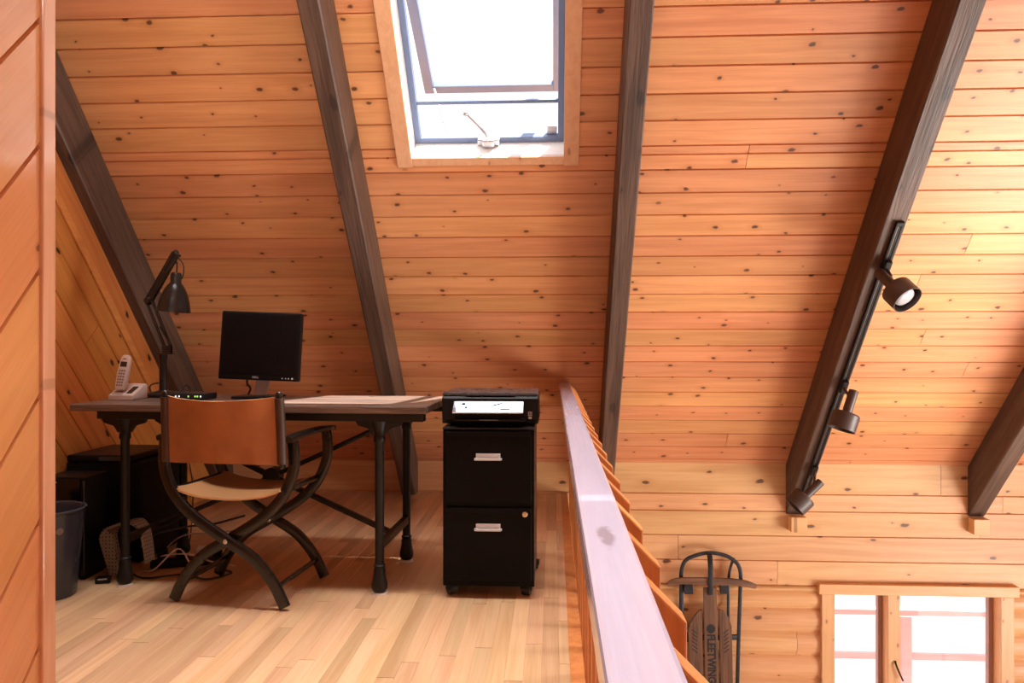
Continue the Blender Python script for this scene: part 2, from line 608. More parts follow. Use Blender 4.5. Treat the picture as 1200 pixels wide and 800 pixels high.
# --- left gable wall: boards follow the roof slope
gd, gu = V((0, CT, -ST)), V((0, ST, CT))
rows = []
k = -3.2
while k < 4.6:
    rows.append((k, k + .155, split(-6, 6, (2.5, 5))))
    k += .155
bm = boards((XL, 2.0, 1.0), gd, gu, (1, 0, 0), rows)
clip(bm, O_C + N_IN * -.012, -N_IN)
clip(bm, (0, YW, 0), (0, 1, 0)); clip(bm, (0, -2.0, 0), (0, -1, 0)); clip(bm, (0, 0, -.02), (0, 0, -1))
clip(bm, OR, (0, -ST, CT))
tag(obj('wall_left', bm, pine_gable), 'gable wall of knotty boards running down with the roof', 'wall', kind='structure')
# strip of trim where gable boards meet the beam
bm = nb()
L0 = s_of_y(5.3); L1 = s_of_y(1.6)
mt = M((V((1, 0, 0)), A_UP, V((0, ST, CT)))).transposed().to_4x4(); mt.translation = V((XL, YW, ZW))
box(bm, (0, .02, -.395), (.013, L1, -.350), .003, mt)
clip(bm, (0, 0, .001), (0, 0, -1))
tag(obj('trim_2', bm, wood('trim_gable', (.72, .29, .075), (.48, .16, .035), board=False, axis='Y', knots=.4, grain=.5)), 'pine trim strip on the gable wall beside the beam', 'trim', kind='structure')

# --- right gable wall with tall windows (outside the picture; daylight comes through them)
rows = []
k = ZLOW
while k < 4.8:
    rows.append((k, k + .165, [(-2.7, 5.4)])); k += .165
for h in ((-1.1, .35, -2.0, 1.6), (.6, 2.1, -2.0, 2.6), (2.35, 3.8, -2.0, 1.2)):
    rows = cut_rows(rows, h)
bm = boards((XRG, 0, 0), (0, 1, 0), (0, 0, 1), (-1, 0, 0), rows)
clip(bm, O_C + N_IN * -.012, -N_IN); clip(bm, OR, (0, -ST, CT))
tag(obj('wall_right', bm, pine_wall), 'gable wall with tall windows', 'wall', kind='structure')
# --- wall behind the camera
rows = []
k = ZLOW
while k < .2:
    rows.append((k, min(k + .165, ZW), [(XL - .1, XRG + .1)])); k += .165
tag(obj('wall_front', boards((0, 2 * YR - YW, 0), (1, 0, 0), (0, 0, 1), (0, 1, 0), rows), pine_wall),
    'wall behind the viewer', 'wall', kind='structure')

# --- loft floor: oak strips running away from the camera
FX1 = .055
rows = []
k = XL
while k < FX1 - .004:
    rows.append((k, min(k + .0572, FX1), split(-.9, YW, (.35, 1.35)))); k += .0572
bm = boards((0, 0, 0), (0, 1, 0), (1, 0, 0), (0, 0, 1), rows, groove=.0012, cham=.0012, thick=.02)
tag(obj('floor', bm, oak), 'oak strip floor of the loft', 'floor', kind='structure')
bm = nb()
box(bm, (XL, -.9, -.25), (FX1, YW, -.021))
tag(obj('floor_structure', bm, trim_pine), 'joists and ceiling under the loft floor', 'floor', kind='structure')
bm = nb()
box(bm, (XL, 2 * YR - YW, ZLOW - .05), (XRG, YW, ZLOW))
tag(obj('floor_lower', bm, plain('pale_bounce_floor', (.62, .54, .46), .8)), 'floor of the hall below', 'floor', kind='structure')  # unseen floor, pale tone chosen to weaken the orange bounce

# --- partition at left: boards rising away from the camera, edge trim
XP = -1.445
YP = 2.145
rows = []
k = -4.0
while k < 4.2:
    rows.append((k, k + .235, [(-5, 5)])); k += .235
bm = boards((XP, YP, .965), (0, CT, ST), (0, -ST, CT), (1, 0, 0), rows, groove=.014, cham=.002, slot=.0045)
clip(bm, (0, YP - .02, 0), (0, 1, 0)); clip(bm, (0, -.9, 0), (0, -1, 0)); clip(bm, (0, 0, 0), (0, 0, -1))
clip(bm, O_C + N_IN * -.005, -N_IN); clip(bm, OR, (0, -ST, CT))
tag(obj('wall_partition', bm, pine_panel), 'partition of varnished diagonal pine boards', 'wall', kind='structure')
bm = nb()
box(bm, (XP - .10, YP - .055, .0), (XP + .012, YP, 3.77), .004)
clip(bm, O_C + N_IN * .001, -N_IN)
tag(obj('trim_1', bm, trim_dk_z), 'varnished upright trim closing the partition', 'trim', kind='structure')

# ------------------------------------------------------------------ rafters
def rafter(x0, x1, on_floor, name, label, depth=.228, ytop=YR):
    bm = nb()
    box(bm, (x0 - (x0 + x1) / 2, -.6, 0), (x1 - (x0 + x1) / 2, SMAX, depth), .006, None, 1)
    mt = M((V((-1, 0, 0)), A_UP, N_IN)).transposed().to_4x4(); mt.translation = V(((x0 + x1) / 2, YW, ZW))
    im = mt.inverted()

    def lc(co, no):
        c = im @ V(co); q = (im.to_3x3() @ V(no))
        g = bm.verts[:] + bm.edges[:] + bm.faces[:]
        r = bmesh.ops.bisect_plane(bm, geom=g, plane_co=c, plane_no=q, clear_outer=True)
        es = [e for e in r['geom_cut'] if isinstance(e, bmesh.types.BMEdge)]
        bmesh.ops.contextual_create(bm, geom=es)
    lc((0, YW - .003, 0), (0, 1, 0))
    lc((0, ytop, 0), (0, -1, 0))
    if on_floor:
        lc((0, 0, .002), (0, 0, -1))
    o = obj(name, bm, beam_m)
    o.matrix_world = mt
    tag(o, label, 'beam', 'dark rafters under the ceiling', 'structure')
    return o


rafter(-2.38, -2.262, True, 'ceiling_beam', 'dark rafter in the corner against the gable wall')
rafter(-1.036, -.942, True, 'ceiling_beam', 'dark rafter left of the skylight reaching the floor behind desk', ytop=2.66)
rafter(.305, .403, False, 'ceiling_beam', 'dark rafter right of the skylight ending behind the railing', ytop=2.66)
rafter(1.585, 1.692, False, 'ceiling_beam', 'dark rafter carrying the black track with spotlights')
rafter(2.79, 2.90, False, 'ceiling_beam', 'dark rafter above the window at far right')
rafter(4.05, 4.15, False, 'ceiling_beam', 'dark rafter near the right gable')
# pale blocks below the rafter feet
ZF = ZW - .228 / CT
for x in (1.6525, 2.845):
    bm = nb()
    box(bm, (x - .053, YW - .075, ZF - .105), (x + .053, YW - .001, ZF - .002), .004)
    tag(obj('trim_3', bm, trim_pine_x), 'pale wooden block under a rafter foot', 'trim', kind='structure')


# ------------------------------------------------------------------ skylight (window_1)
def on_slope(x, s, t=0.0):
    """x, distance up slope, height above the ceiling boards (outwards)."""
    return O_C + V((x, 0, 0)) + A_UP * s - N_IN * t


SLM = M((V((1, 0, 0)), A_UP, -N_IN)).transposed().to_4x4()


def slope_box(bm, x0, x1, s0, s1, t0, t1, bev=0.0, extra=None):
    m = SLM.copy(); m.translation = O_C
    if extra is not None:
        m = m @ extra
    box(bm, (x0, s0, t0), (x1, s1, t1), bev, m)


sA, sB = s_of_y(SK_Y1), s_of_y(SK_Y0)      # lower, upper
win1 = thing('window_1', 'open skylight in the sloping ceiling', 'window', on_slope((SK_X0 + SK_X1) / 2, sA))
win1['kind'] = 'structure'


def attach(o, par):
    bpy.context.view_layer.update()
    o.parent = par
    o.matrix_parent_inverse = par.matrix_world.inverted()
    return o


bm = nb()
W = .072
slope_box(bm, SK_X0 - W, SK_X0 + .002, sA - .045, sB + W, -.016, .004, .003)
slope_box(bm, SK_X1 - .002, SK_X1 + W, sA - .045, sB + W, -.016, .004, .003)
slope_box(bm, SK_X0 + .0021, SK_X1 - .0021, sB - .002, sB + W, -.016, .004, .003)
slope_box(bm, SK_X0 + .0021, SK_X1 - .0021, sA - .040, sA + .002, -.012, .004, .003)
attach(obj('casing', bm, trim_pine), win1)
T = .19
bm = nb()
slope_box(bm, SK_X0 - .02, SK_X0, sA - .02, sB + .02, .005, T)
slope_box(bm, SK_X1, SK_X1 + .02, sA - .02, sB + .02, .005, T)
slope_box(bm, SK_X0, SK_X1, sA - .02, sA, .005, T)
slope_box(bm, SK_X0, SK_X1, sB, sB + .02, .005, T)
attach(obj('lining', bm, well_m), win1)
bm = nb()
f = .03
slope_box(bm, SK_X0, SK_X0 + f, sA, sB, T - .045, T, .003)
slope_box(bm, SK_X1 - f, SK_X1, sA, sB, T - .045, T, .003)
slope_box(bm, SK_X0 + f, SK_X1 - f, sA, sA + f, T - .045, T, .003)
slope_box(bm, SK_X0 + f, SK_X1 - f, sB - f, sB, T - .045, T, .003)
slope_box(bm, SK_X0 + f, SK_X1 - f, sA + .200, sA + .218, T - .03, T - .012, .003)
attach(obj('frame', bm, alu), win1)
# sash, hinged at the top edge and pushed open
hinge = M.Translation((0, sB - .01, T + .005)) @ M.Rotation(-R(21.8), 4, 'X') @ M.Translation((0, -(sB - .01), -(T + .005)))
bm = nb()
f2 = .05
slope_box(bm, SK_X0 + .004, SK_X0 + .004 + f2, sA, sB - .012, T + .005, T + .05, .004, hinge)
slope_box(bm, SK_X1 - .004 - f2, SK_X1 - .004, sA, sB - .012, T + .005, T + .05, .004, hinge)
slope_box(bm, SK_X0 + .004 + f2, SK_X1 - .004 - f2, sA, sA + f2, T + .005, T + .05, .004, hinge)
slope_box(bm, SK_X0 + .004 + f2, SK_X1 - .004 - f2, sB - .012 - f2, sB - .012, T + .005, T + .05, .004, hinge)
sash = attach(obj('sash', bm, alu), win1)
bm = nb()
slope_box(bm, SK_X0 + .03, SK_X1 - .03, sA + .03, sB - .04, T + .025, T + .030, 0, hinge)
attach(obj('pane', bm, sky_glass), sash)
# crank operator at the sill with its handle, chain arm at left
bm = nb()
xc = (SK_X0 + SK_X1) / 2 - .0
slope_box(bm, xc - .055, xc + .055, sA + .004, sA + .040, T - .085, T - .046, .006)
slope_box(bm, xc - .03, xc + .03, sA + .01, sA + .05, T - .115, T - .080, .008)
opr = attach(obj('crank_operator', bm, silver), win1)
bm = nb()
tube(bm, spline([on_slope(xc, sA + .03, T - .1), on_slope(xc - .012, sA + .09, T - .12), on_slope(xc - .08, sA + .17, T - .11), on_slope(xc - .10, sA + .19, T - .11)], 5), .008, 8)
bmesh.ops.create_icosphere(bm, subdivisions=2, radius=.014, matrix=M.Translation(on_slope(xc - .10, sA + .19, T - .11)))
attach(obj('crank_handle', bm, silver, smooth_ang=40), opr)
HM = SLM.copy(); HM.translation = O_C
sash_low = HM @ hinge @ V((SK_X0 + .06, sA + .04, T))
bm = nb()
tube(bm, [on_slope(SK_X0 + .17, sA + .02, T - .01), sash_low], .007, 8)
attach(obj('stay_arm', bm, silver), win1)
bm = nb()
slope_box(bm, SK_X1 - .085, SK_X1 - .035, sA + .03, sA + .075, T - .02, T + .01, .004)
attach(obj('catch', bm, silver), win1)

# ------------------------------------------------------------------ window in the far wall (window_2)
win2 = thing('window_2', 'two light casement window low in the far wall', 'window', ((HW[0] + HW[1]) / 2, YW, HW[2]))
win2['kind'] = 'structure'
x0, x1, z0, z1 = HW
bm = nb()
box(bm, (x0 - .105, YW - .045, z1 - .002), (x1 + .115, YW - .001, z1 + .068), .004)
attach(obj('head_casing', bm, trim_pine_x), win2)
for a, b in ((x0 - .085, x0 + .002), (x1 - .002, x1 + .085)):
    bm = nb()
    box(bm, (a, YW - .036, z0 - .06), (b, YW - .001, z1 - .003), .004)
    attach(obj('side_casing', bm, trim_pine_z), win2)
bm = nb()
box(bm, (x0 - .085, YW - .06, z0 - .06), (x1 + .085, YW - .001, z0 + .0), .004)
attach(obj('sill', bm, trim_pine_x), win2)
xm0, xm1 = 2.255, 2.335
bm = nb()
box(bm, (xm0, YW - .028, z0), (xm1, YW + .13, z1), .004)
attach(obj('mullion', bm, trim_pine_z), win2)
bm = nb()
for a, b in ((x0 - .018, x0), (x1, x1 + .018)):
    box(bm, (a, YW + .001, z0 - .018), (b, YW + .14, z1 + .018))
box(bm, (x0, YW + .001, z1), (x1, YW + .14, z1 + .018)); box(bm, (x0, YW + .001, z0 - .018), (x1, YW + .14, z0))
attach(obj('jamb', bm, trim_pine_z), win2)
for a, b in ((x0 + .001, xm0 - .001), (xm1 + .001, x1 - .001)):
    bm = nb()
    f = .028
    box(bm, (a, YW + .06, z0), (a + f, YW + .105, z1), .003); box(bm, (b - f, YW + .06, z0), (b, YW + .105, z1), .003)
    box(bm, (a + f, YW + .06, z1 - .02), (b - f, YW + .105, z1), .003); box(bm, (a + f, YW + .06, z0), (b - f, YW + .105, z0 + f), .003)
    sh = attach(obj('sash', bm, sash_dk), win2)
    bm = nb()
    box(bm, (a + .02, YW + .08, z0 + .02), (b - .02, YW + .084, z1 - .01))
    attach(obj('pane', bm, win_glass), sh)
bm = nb()
tube(bm, spline([(xm0 + .045, YW - .03, -1.10), (xm0 + .05, YW - .055, -1.14), (xm0 + .085, YW - .06, -1.22)], 5), .006, 8)
attach(obj('latch', bm, iron, smooth_ang=40), win2)

# deck railing outside
dk = thing('deck_railing', 'reddish deck railing outside the low window', 'railing', (3.3, 7.3, ZLOW))
bm = nb()
box(bm, (-2.6, -.03, 1.02), (2.6, .07, 1.075), .006)
obj('top_rail', bm, deck_m, dk)
bm = nb()
box(bm, (-2.6, 0, .60), (2.6, .04, .66), .005)
obj('lower_rail', bm, deck_m, dk)
for px in (-2.1, -.05, 2.0):
    bm = nb()
    box(bm, (px - .055, -.04, -.2), (px + .055, .07, 1.02), .006)
    obj('post', bm, deck_m, dk)
bm = nb()
box(bm, (.0, 5.48, ZLOW - .25), (6.5, 7.8, ZLOW - .2))
tag(obj('deck', bm, deck_m), 'wooden deck outside the low window', 'deck', kind='structure')

# ------------------------------------------------------------------ loft railing
rl = thing('loft_railing', 'wooden loft railing with pale top rail and balusters', 'railing', (.07, 0, 0))
RY0, RY1 = -.6, 4.82
ZT = .80
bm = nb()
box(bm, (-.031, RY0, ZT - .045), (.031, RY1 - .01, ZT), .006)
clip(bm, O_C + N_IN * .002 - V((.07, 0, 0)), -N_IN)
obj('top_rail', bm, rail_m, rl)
bm = nb()
box(bm, (.006, RY0, ZT - .17), (.030, RY1 + .08, ZT - .046), .003)
clip(bm, O_C + N_IN * .002 - V((.07, 0, 0)), -N_IN)
obj('sub_rail', bm, bal_m, rl)
y = .44
k = 0
while y < 4.95:
    bm = nb()
    prism(bm, [(.032, -.24), (.072, -.24), (.072, .752), (.032, .792)], y - .019, y + .019, 'Y', .003)
    clip(bm, O_C + N_IN * .002 - V((.07, 0, 0)), -N_IN)
    obj('baluster', bm, bal_m, rl)
    y += .2
bm = nb()
box(bm, (-.016, -.9, -.25), (.031, YW - .002, -.001), .002)
tag(attach(obj('trim_4', bm, bal_m, loc=(.07, 0, 0)), rl), None)
bpy.data.objects['trim_4'].name = 'edge_board'

# ------------------------------------------------------------------ desk
desk = thing('desk', 'long desk with dark plank top on black iron trestle legs', 'desk', (-1.27, 3.43, 0), R(-2.5))
ZD = .785
hx, hy = .77, .31
bm = nb()
# plank top: four planks with slightly worn edges
for i, (a, b) in enumerate(((-hy, -.16), (-.159, -.005), (-.004, .155), (.156, hy))):
    box(bm, (-hx + random.uniform(0, .008), a, ZD - .030), (hx - random.uniform(0, .006), b, ZD), .004)
obj('tabletop', bm, desk_m, desk)
bm = nb()
for sy in (-1, 1):
    box(bm, (-hx + .10, sy * .24 - .03, ZD - .066), (hx - .02, sy * .24 + .03, ZD - .031), .003)
for x in (-.56, .56):
    box(bm, (x - .03, -.209, ZD - .064), (x + .03, .209, ZD - .032), .003)
obj('apron', bm, iron, desk)
for sx in (-1, 1):
    for sy in (-1, 1):
        lx, ly = sx * .56, sy * .24
        bm = nb()
        lathe(bm, [(.019, .10), (.019, .63), (.024, .635), (.024, .655), (.021, .66), (.026, .69), (.034, .7185)], 16)
        # flared bracket
        prism(bm, [(-.10, .7185), (-.09, .700), (-.045, .690), (-.028, .660), (.028, .660), (.045, .690), (.09, .700), (.10, .7185)], -.012, .012, 'Y', .002)
        lg = obj('leg', bm, iron, desk, 45, (lx, ly, 0))
        bm = nb()
        lathe(bm, [(.021, .125), (.025, .120), (.021, .108), (.025, .100), (.024, .088), (.028, .064), (.0335, .042), (.033, .024), (.024, .0105)], 18)
        ft = obj('foot', bm, iron, lg, 45)
        bm = nb()
        lathe(bm, [(.032, .0005), (.032, .008), (.026, .0103)], 18)
        tag(obj('glide', bm, white_p, ft, 45), 'pale plastic furniture glide')
bm_l = []
for sx in (-1, 1):
    bm = nb()
    tube(bm, [(sx * .56, -.222, .20), (sx * .56, .222, .20)], 1.0, sect=rsect(.028, .040), up=(0, 0, 1))
    obj('stretcher', bm, iron, desk, 40)
for sg, yo in ((1, .012), (-1, -.012)):
    bm = nb()
    pts = spline([(sg * .545, yo, .705), (sg * .49, yo, .665), (0, yo, .44), (-sg * .49, yo, .225), (-sg * .535, yo, .205)], 6)
    tube(bm, pts, 1.0, sect=rsect(.022, .032), up=(0, 1, 0))
    obj('cross_brace', bm, iron, desk, 40)
bm = nb()
lathe(bm, [(.035, -.03), (.04, -.026), (.04, .026), (.035, .03)], 18, axis_mtx((0, 0, .44), (0, 1, 0)))
obj('brace_hub', bm, iron, desk, 40)

# ------------------------------------------------------------------ chair
ch = thing('folding_chair', 'tan leather sling chair with black curved cross legs at the desk', 'chair', (-1.268, 3.17, 0), R(-5.5))
SC = [(-.262, .665), (-.268, .60), (-.262, .53), (-.222, .44), (-.140, .355), (0, .265), (.115, .195), (.195, .105), (.243, .012)]
for yf, off in ((-.185, .0145), (.185, -.0145)):
    for sg in (-1, 1):
        yo = yf + sg * off
        bm = nb()
        pts = spline([(-sg * a, yo, b) for a, b in SC], 6)
        tube(bm, pts, 1.0, sect=rsect(.044, .026, .3), up=(0, 1, 0))
        lg = obj('leg', bm, black_wood, ch, 40)
    bm = nb()
    lathe(bm, [(.006, -.034), (.010, -.030), (.010, .030), (.006, .034)], 12, axis_mtx((0, yf, .262), (0, 1, 0)))
    obj('pivot_bolt', bm, chrome, ch, 40)
for sg in (-1, 1):
    bm = nb()
    pts = spline([(sg * .264, -.225, .668), (sg * .266, -.10, .676), (sg * .266, .08, .676), (sg * .264, .222, .668)], 6)
    tube(bm, pts, 1.0, sect=rsect(.046, .022, .3), up=(0, 0, 1))
    obj('armrest', bm, black_wood, ch, 40)
    bm = nb()
    tube(bm, [(sg * .205, -.165, .085), (sg * .205, .165, .085)], .011, 10)
    obj('stretcher', bm, black_wood, ch, 40)
    bm = nb()   # upright that carries the back
    tube(bm, [(sg * .243, -.222, .560), (sg * .241, -.228, .70), (sg * .238, -.240, .845)], 1.0, sect=rsect(.024, .026, .35), up=(0, 1, 0))
    bmesh.ops.create_uvsphere(bm, u_segments=10, v_segments=6, radius=.013, matrix=M.Translation((sg * .238, -.240, .846)))
    obj('back_post', bm, black_wood, ch, 40)


def sling(bm, fn, nu, nv, th, uvs=False):
    """Thick sheet fn(u,v)->point, normal offset th."""
    top, bot = [], []
    for j in range(nv + 1):
        rt, rb = [], []
        for i in range(nu + 1):
            u, v = i / nu, j / nv
            p = V(fn(u, v))
            e = 1e-3
            du = V(fn(min(u + e, 1), v)) - V(fn(max(u - e, 0), v))
            dv = V(fn(u, min(v + e, 1))) - V(fn(u, max(v - e, 0)))
            n = du.cross(dv).normalized()
            rt.append(bm.verts.new(p + n * th / 2)); rb.append(bm.verts.new(p - n * th / 2))
        top.append(rt); bot.append(rb)
    for j in range(nv):
        for i in range(nu):
            bm.faces.new((top[j][i], top[j][i + 1], top[j + 1][i + 1], top[j + 1][i]))
            bm.faces.new((bot[j][i], bot[j + 1][i], bot[j + 1][i + 1], bot[j][i + 1]))
    rim = []
    for j in range(nv):
        rim.append(bm.faces.new((top[j][0], top[j + 1][0], bot[j + 1][0], bot[j][0])))
        rim.append(bm.faces.new((top[j][nu], bot[j][nu], bot[j + 1][nu], top[j + 1][nu])))
    for i in range(nu):
        rim.append(bm.faces.new((top[0][i], bot[0][i], bot[0][i + 1], top[0][i + 1])))
        rim.append(bm.faces.new((top[nv][i], top[nv][i + 1], bot[nv][i + 1], bot[nv][i])))
    for f in rim:
        f.material_index = 1


def back_fn(u, v):
    x = -.232 + .464 * u
    k = 1 - (2 * u - 1) ** 2
    z = .572 + .266 * v - (.018 * k * v) + .004 * k * (1 - v)
    y = -.226 - .014 * v - .045 * k * (.6 + .4 * v) + .004 * math.sin(u * 19 + 2) * (v - .5) ** 2 * 4
    return (x, y, z)


bm = nb()
sling(bm, back_fn, 24, 10, .006)
obj('backrest', bm, [leather, leather_edge], ch, 40)
for sg in (-1, 1):            # sleeves stitched round the posts
    bm = nb()
    tube(bm, [(sg * .2425, -.2225, .575), (sg * .241, -.229, .70), (sg * .2385, -.239, .832)], .0185, 12)
    obj('back_sleeve', bm, plain('dark_leather_sleeve', (.06, .026, .014), .5), ch, 40)


def seat_fn(u, v):
    a = -1 + 2 * u
    x = .225 * a
    z = .455 - .028 * (1 - a * a) - .004 * math.cos(PI * (v - .5)) + .012 * abs(a) ** 6
    return (x, -.205 + .41 * v, z)


bm = nb()
sling(bm, seat_fn, 20, 10, .008)
obj('seat', bm, [seat_leather, leather_edge], ch, 40)
for sg in (-1, 1):
    bm = nb()
    tube(bm, [(sg * .226, -.20, .458), (sg * .226, .20, .458)], .012, 10)
    obj('seat_rail', bm, black_wood, ch, 40)

# ------------------------------------------------------------------ filing cabinet
cb = thing('filing_cabinet', 'black two drawer filing cabinet on casters beside the desk', 'filing cabinet', (-.2635, 3.36, 0))
cx, cy = .1875, .23
bm = nb()
box(bm, (-cx, -cy + .004, .048), (cx, cy, .690), .003)
obj('body', bm, cab_m, cb)
bm = nb()
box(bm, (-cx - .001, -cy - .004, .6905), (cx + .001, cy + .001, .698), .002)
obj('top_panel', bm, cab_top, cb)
for z0, z1, hz in ((.395, .683, .578), (.075, .372, .292)):
    bm = nb()
    box(bm, (-cx + .012, -cy - .010, z0), (cx - .012, -cy + .0035, z1), .003)
    # raised top lip of the drawer
    box(bm, (-cx + .014, -cy - .014, z1 - .018), (cx - .014, -cy - .0105, z1 - .003), .0015)
    dr = obj('drawer', bm, cab_m, cb)
    bm = nb()
    pts = spline([(-.05, -cy - .009, hz - .006), (-.05, -cy - .024, hz - .006), (-.044, -cy - .028, hz - .006), (.044, -cy - .028, hz - .006), (.05, -cy - .024, hz - .006), (.05, -cy - .009, hz - .006)], 3)
    tube(bm, pts, 1.0, sect=rsect(.012, .008), up=(0, 0, 1))
    box(bm, (-.05, -cy - .012, hz - .008), (.05, -cy - .0102, hz + .016), .001)
    tag(obj('handle', bm, handle_m, dr, 40), 'silver pull handle')
bm = nb()
lathe(bm, [(.011, 0), (.011, .006), (.007, .009)], 16, axis_mtx((.150, -cy - .010, .348), (0, -1, 0)))
tag(obj('lock', bm, brass, cb, 40), 'round brass lock')
for sx in (-1, 1):
    for sy in (-1, 1):
        bm = nb()
        lathe(bm, [(.016, .042), (.016, .0475)], 12)
        box(bm, (-.024, -.008, .022), (-.0195, .016, .044), .001); box(bm, (.0195, -.008, .022), (.024, .016, .044), .001); box(bm, (-.024, .0, .0405), (.024, .016, .044))
        ex = .022 if (sx > 0 and sy > 0) else 0
        cs = obj('caster', bm, blk, cb, None, (sx * (cx - .034) + ex, sy * (cy - .045), 0))
        cs.rotation_euler = (0, 0, R(38 if sx < 0 else -14))
        bm = nb()
        lathe(bm, [(.014, -.019), (.022, -.017), (.025, -.009), (.025, .009), (.022, .017), (.014, .019)], 20, axis_mtx((0, .004, .025), (1, 0, 0)))
        obj('wheel', bm, rubber, cs, 40)

# ------------------------------------------------------------------ printer
pr = thing('printer', 'black flatbed printer on top of the filing cabinet', 'printer', (-.26, 3.345, .698))
bm = nb()
prism(bm, [(-.17, .012), (.17, .012), (.17, .118), (.15, .126), (-.165, .126), (-.176, .116), (-.176, .03)], -.2, .2, 'X', .004)
obj('body', bm, blk, pr)
bm = nb()
box(bm, (-.17, -.14, .0), (.17, .14, .0125), .002)
obj('base', bm, blk_matt, pr)
bm = nb()
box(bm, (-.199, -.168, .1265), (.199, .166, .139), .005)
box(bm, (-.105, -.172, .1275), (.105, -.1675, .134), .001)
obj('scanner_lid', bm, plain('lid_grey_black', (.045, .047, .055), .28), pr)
# sloping glossy control panel at the front
mm = M.Translation((0, -.206, .082)) @ M.Rotation(-R(53), 4, 'X')
bm = nb()
box(bm, (-.150, -.0035, -.034), (.140, .0035, .034), .002, mm)
cp = obj('control_panel', bm, mirror_panel, pr)
tag(cp, 'bright glossy control panel')
for q in ((-.115, -.0045, .010, -.100, .022), (.045, -.0045, -.018, .085, -.013), (-.10, -.0045, -.012, -.092, .0)):
    bm = nb()
    box(bm, (q[0], -.0045, q[2]), (q[3], -.0036, q[4]), 0, mm)
    obj('button', bm, blk, cp)
bm = nb()
tube(bm, [mm @ V((.010, -.004, .006)), mm @ V((.030, -.004, .013)), mm @ V((.050, -.004, .021))], .0022, 6)
obj('button', bm, blk, cp)
bm = nb()
box(bm, (-.145, -.215, .026), (.145, -.176, .034), .002)
box(bm, (-.152, -.183, .034), (-.145, -.1765, .062), .001); box(bm, (.145, -.183, .034), (.152, -.1765, .062), .001)
obj('output_tray', bm, blk, pr)
bm = nb()
box(bm, (-.040, -.2165, .0285), (.038, -.2153, .0325))
obj('tray_pull', bm, plain('tray_grey', (.12, .12, .13), .4), pr)
bm = nb()
for a, b, c, d in ((.158, .174, .045, .048), (.158, .174, .059, .062), (.158, .161, .045, .062), (.171, .174, .045, .062), (.164, .168, .051, .056)):
    box(bm, (a, -.1785, c), (b, -.1765, d))
lathe(bm, [(.008, 0), (.008, .001)], 16, M.Translation((.166, -.1765, .037)) @ M.Scale(.55, 4, (0, 0, 1)) @ axis_mtx((0, 0, 0), (0, -1, 0)))
obj('front_badge', bm, plain('badge_grey', (.50, .45, .44), .4), pr)

# ------------------------------------------------------------------ monitor
mo = thing('computer_monitor', 'black flat computer monitor on the desk', 'monitor', (-1.365, 3.50, ZD), R(3))
rl_m = M.Translation((0, 0, .085)) @ M.Rotation(R(2.2), 4, 'Y') @ M.Rotation(R(-4), 4, 'X')
bm = nb()
mw, mh = .186, .318
box(bm, (-mw, -.012, 0), (mw, .030, mh), .006, rl_m)
box(bm, (-mw + .04, .030, .03), (mw - .04, .058, mh - .05), .012, rl_m)
hd = obj('housing', bm, blk, mo)
bm = nb()
box(bm, (-mw + .014, -.0135, .026), (mw - .014, -.0122, mh - .014), .0005, rl_m)
obj('screen', bm, screen_m, mo)
bm = nb()
text_mesh(bm, 'DELL', .0135, .0004, rl_m @ M.Translation((-.012, -.0128, .013)) @ M.Rotation(PI / 2, 4, 'X'), bold=.0004)
obj('lettering', bm, silver, hd)
for xx, rr in ((.112, .0028), (.128, .0028), (.141, .0028), (.158, .0040)):
    bm = nb()
    lathe(bm, [(rr, 0), (rr, .0012)], 14, rl_m @ axis_mtx((xx, -.012, .012), (0, -1, 0)))
    obj('button', bm, plain('button_pale', (.75, .75, .76), .3), hd)
bm = nb()
def neck_fn(u, v):
    return (-.004 + .032 * (2 * u - 1) + .030 * (v - .2), .045 - .025 * v + .02 * math.sin(v * PI), .012 + .16 * v)
sling(bm, neck_fn, 4, 10, .014)
obj('stand', bm, [silver, silver], mo, 40)
bm = nb()
box(bm, (-.115, -.045, .0005), (.095, .115, .013), .006)
obj('base', bm, blk, mo)
bm = nb()
tube(bm, spline([(-.06, .03, .11), (-.066, .035, .07), (-.052, .04, .045), (-.064, .045, .016)], 6), .005, 8)
tag(obj('cable', bm, rubber, mo, 40), 'black cable hanging behind the screen')

# ------------------------------------------------------------------ desk lamp
lp = thing('desk_lamp', 'black jointed arm desk lamp on the desk near the corner', 'lamp', (-1.872, 3.60, ZD))
bm = nb()
lathe(bm, [(.075, .0005), (.078, .004), (.078, .014), (.070, .022), (.03, .028), (.02, .032)], 28)
obj('base', bm, lamp_m, lp, 40)
bm = nb()
lathe(bm, [(.020, .031), (.018, .05), (.018, .185), (.020, .19), (.020, .203)], 16)
obj('post', bm, lamp_m, lp, 40)
bm = nb()
box(bm, (-.022, -.022, .2035), (.055, .022, .2085), .001)
box(bm, (.0, -.014, .209), (.04, -.009, .245), .001); box(bm, (.0, .009, .209), (.04, .014, .245), .001)
obj('pivot_bracket', bm, lamp_m, lp)
e0, e1, e2 = V((.022, 0, .235)), V((-.072, 0, .462)), V((.062, 0, .690))
bm = nb()
for dx, dz in ((-.012, -.002), (.014, .008)):
    for yy in (-.009, .009):
        tube(bm, [e0 + V((dx, yy, dz)), e1 + V((dx, yy, dz))], .0036, 8)
tube(bm, [e0 + V((.012, .0, .02)), e0.lerp(e1, .45) + V((.006, 0, 0))], .006, 8)
obj('lower_arm', bm, lamp_m, lp, 40)
bm = nb()
bmesh.ops.create_uvsphere(bm, u_segments=14, v_segments=8, radius=.022, matrix=M.Translation(e1))
tube(bm, [e1 + V((0, -.022, 0)), e1 + V((0, .022, 0))], .014, 12)
obj('elbow', bm, lamp_m, lp, 40)
bm = nb()
for dx, dz in ((-.010, .006), (.012, -.008)):
    for yy in (-.010, .010):
        tube(bm, [e1 + V((dx, yy, dz)), e2 + V((dx, yy, dz))], .0045, 8)
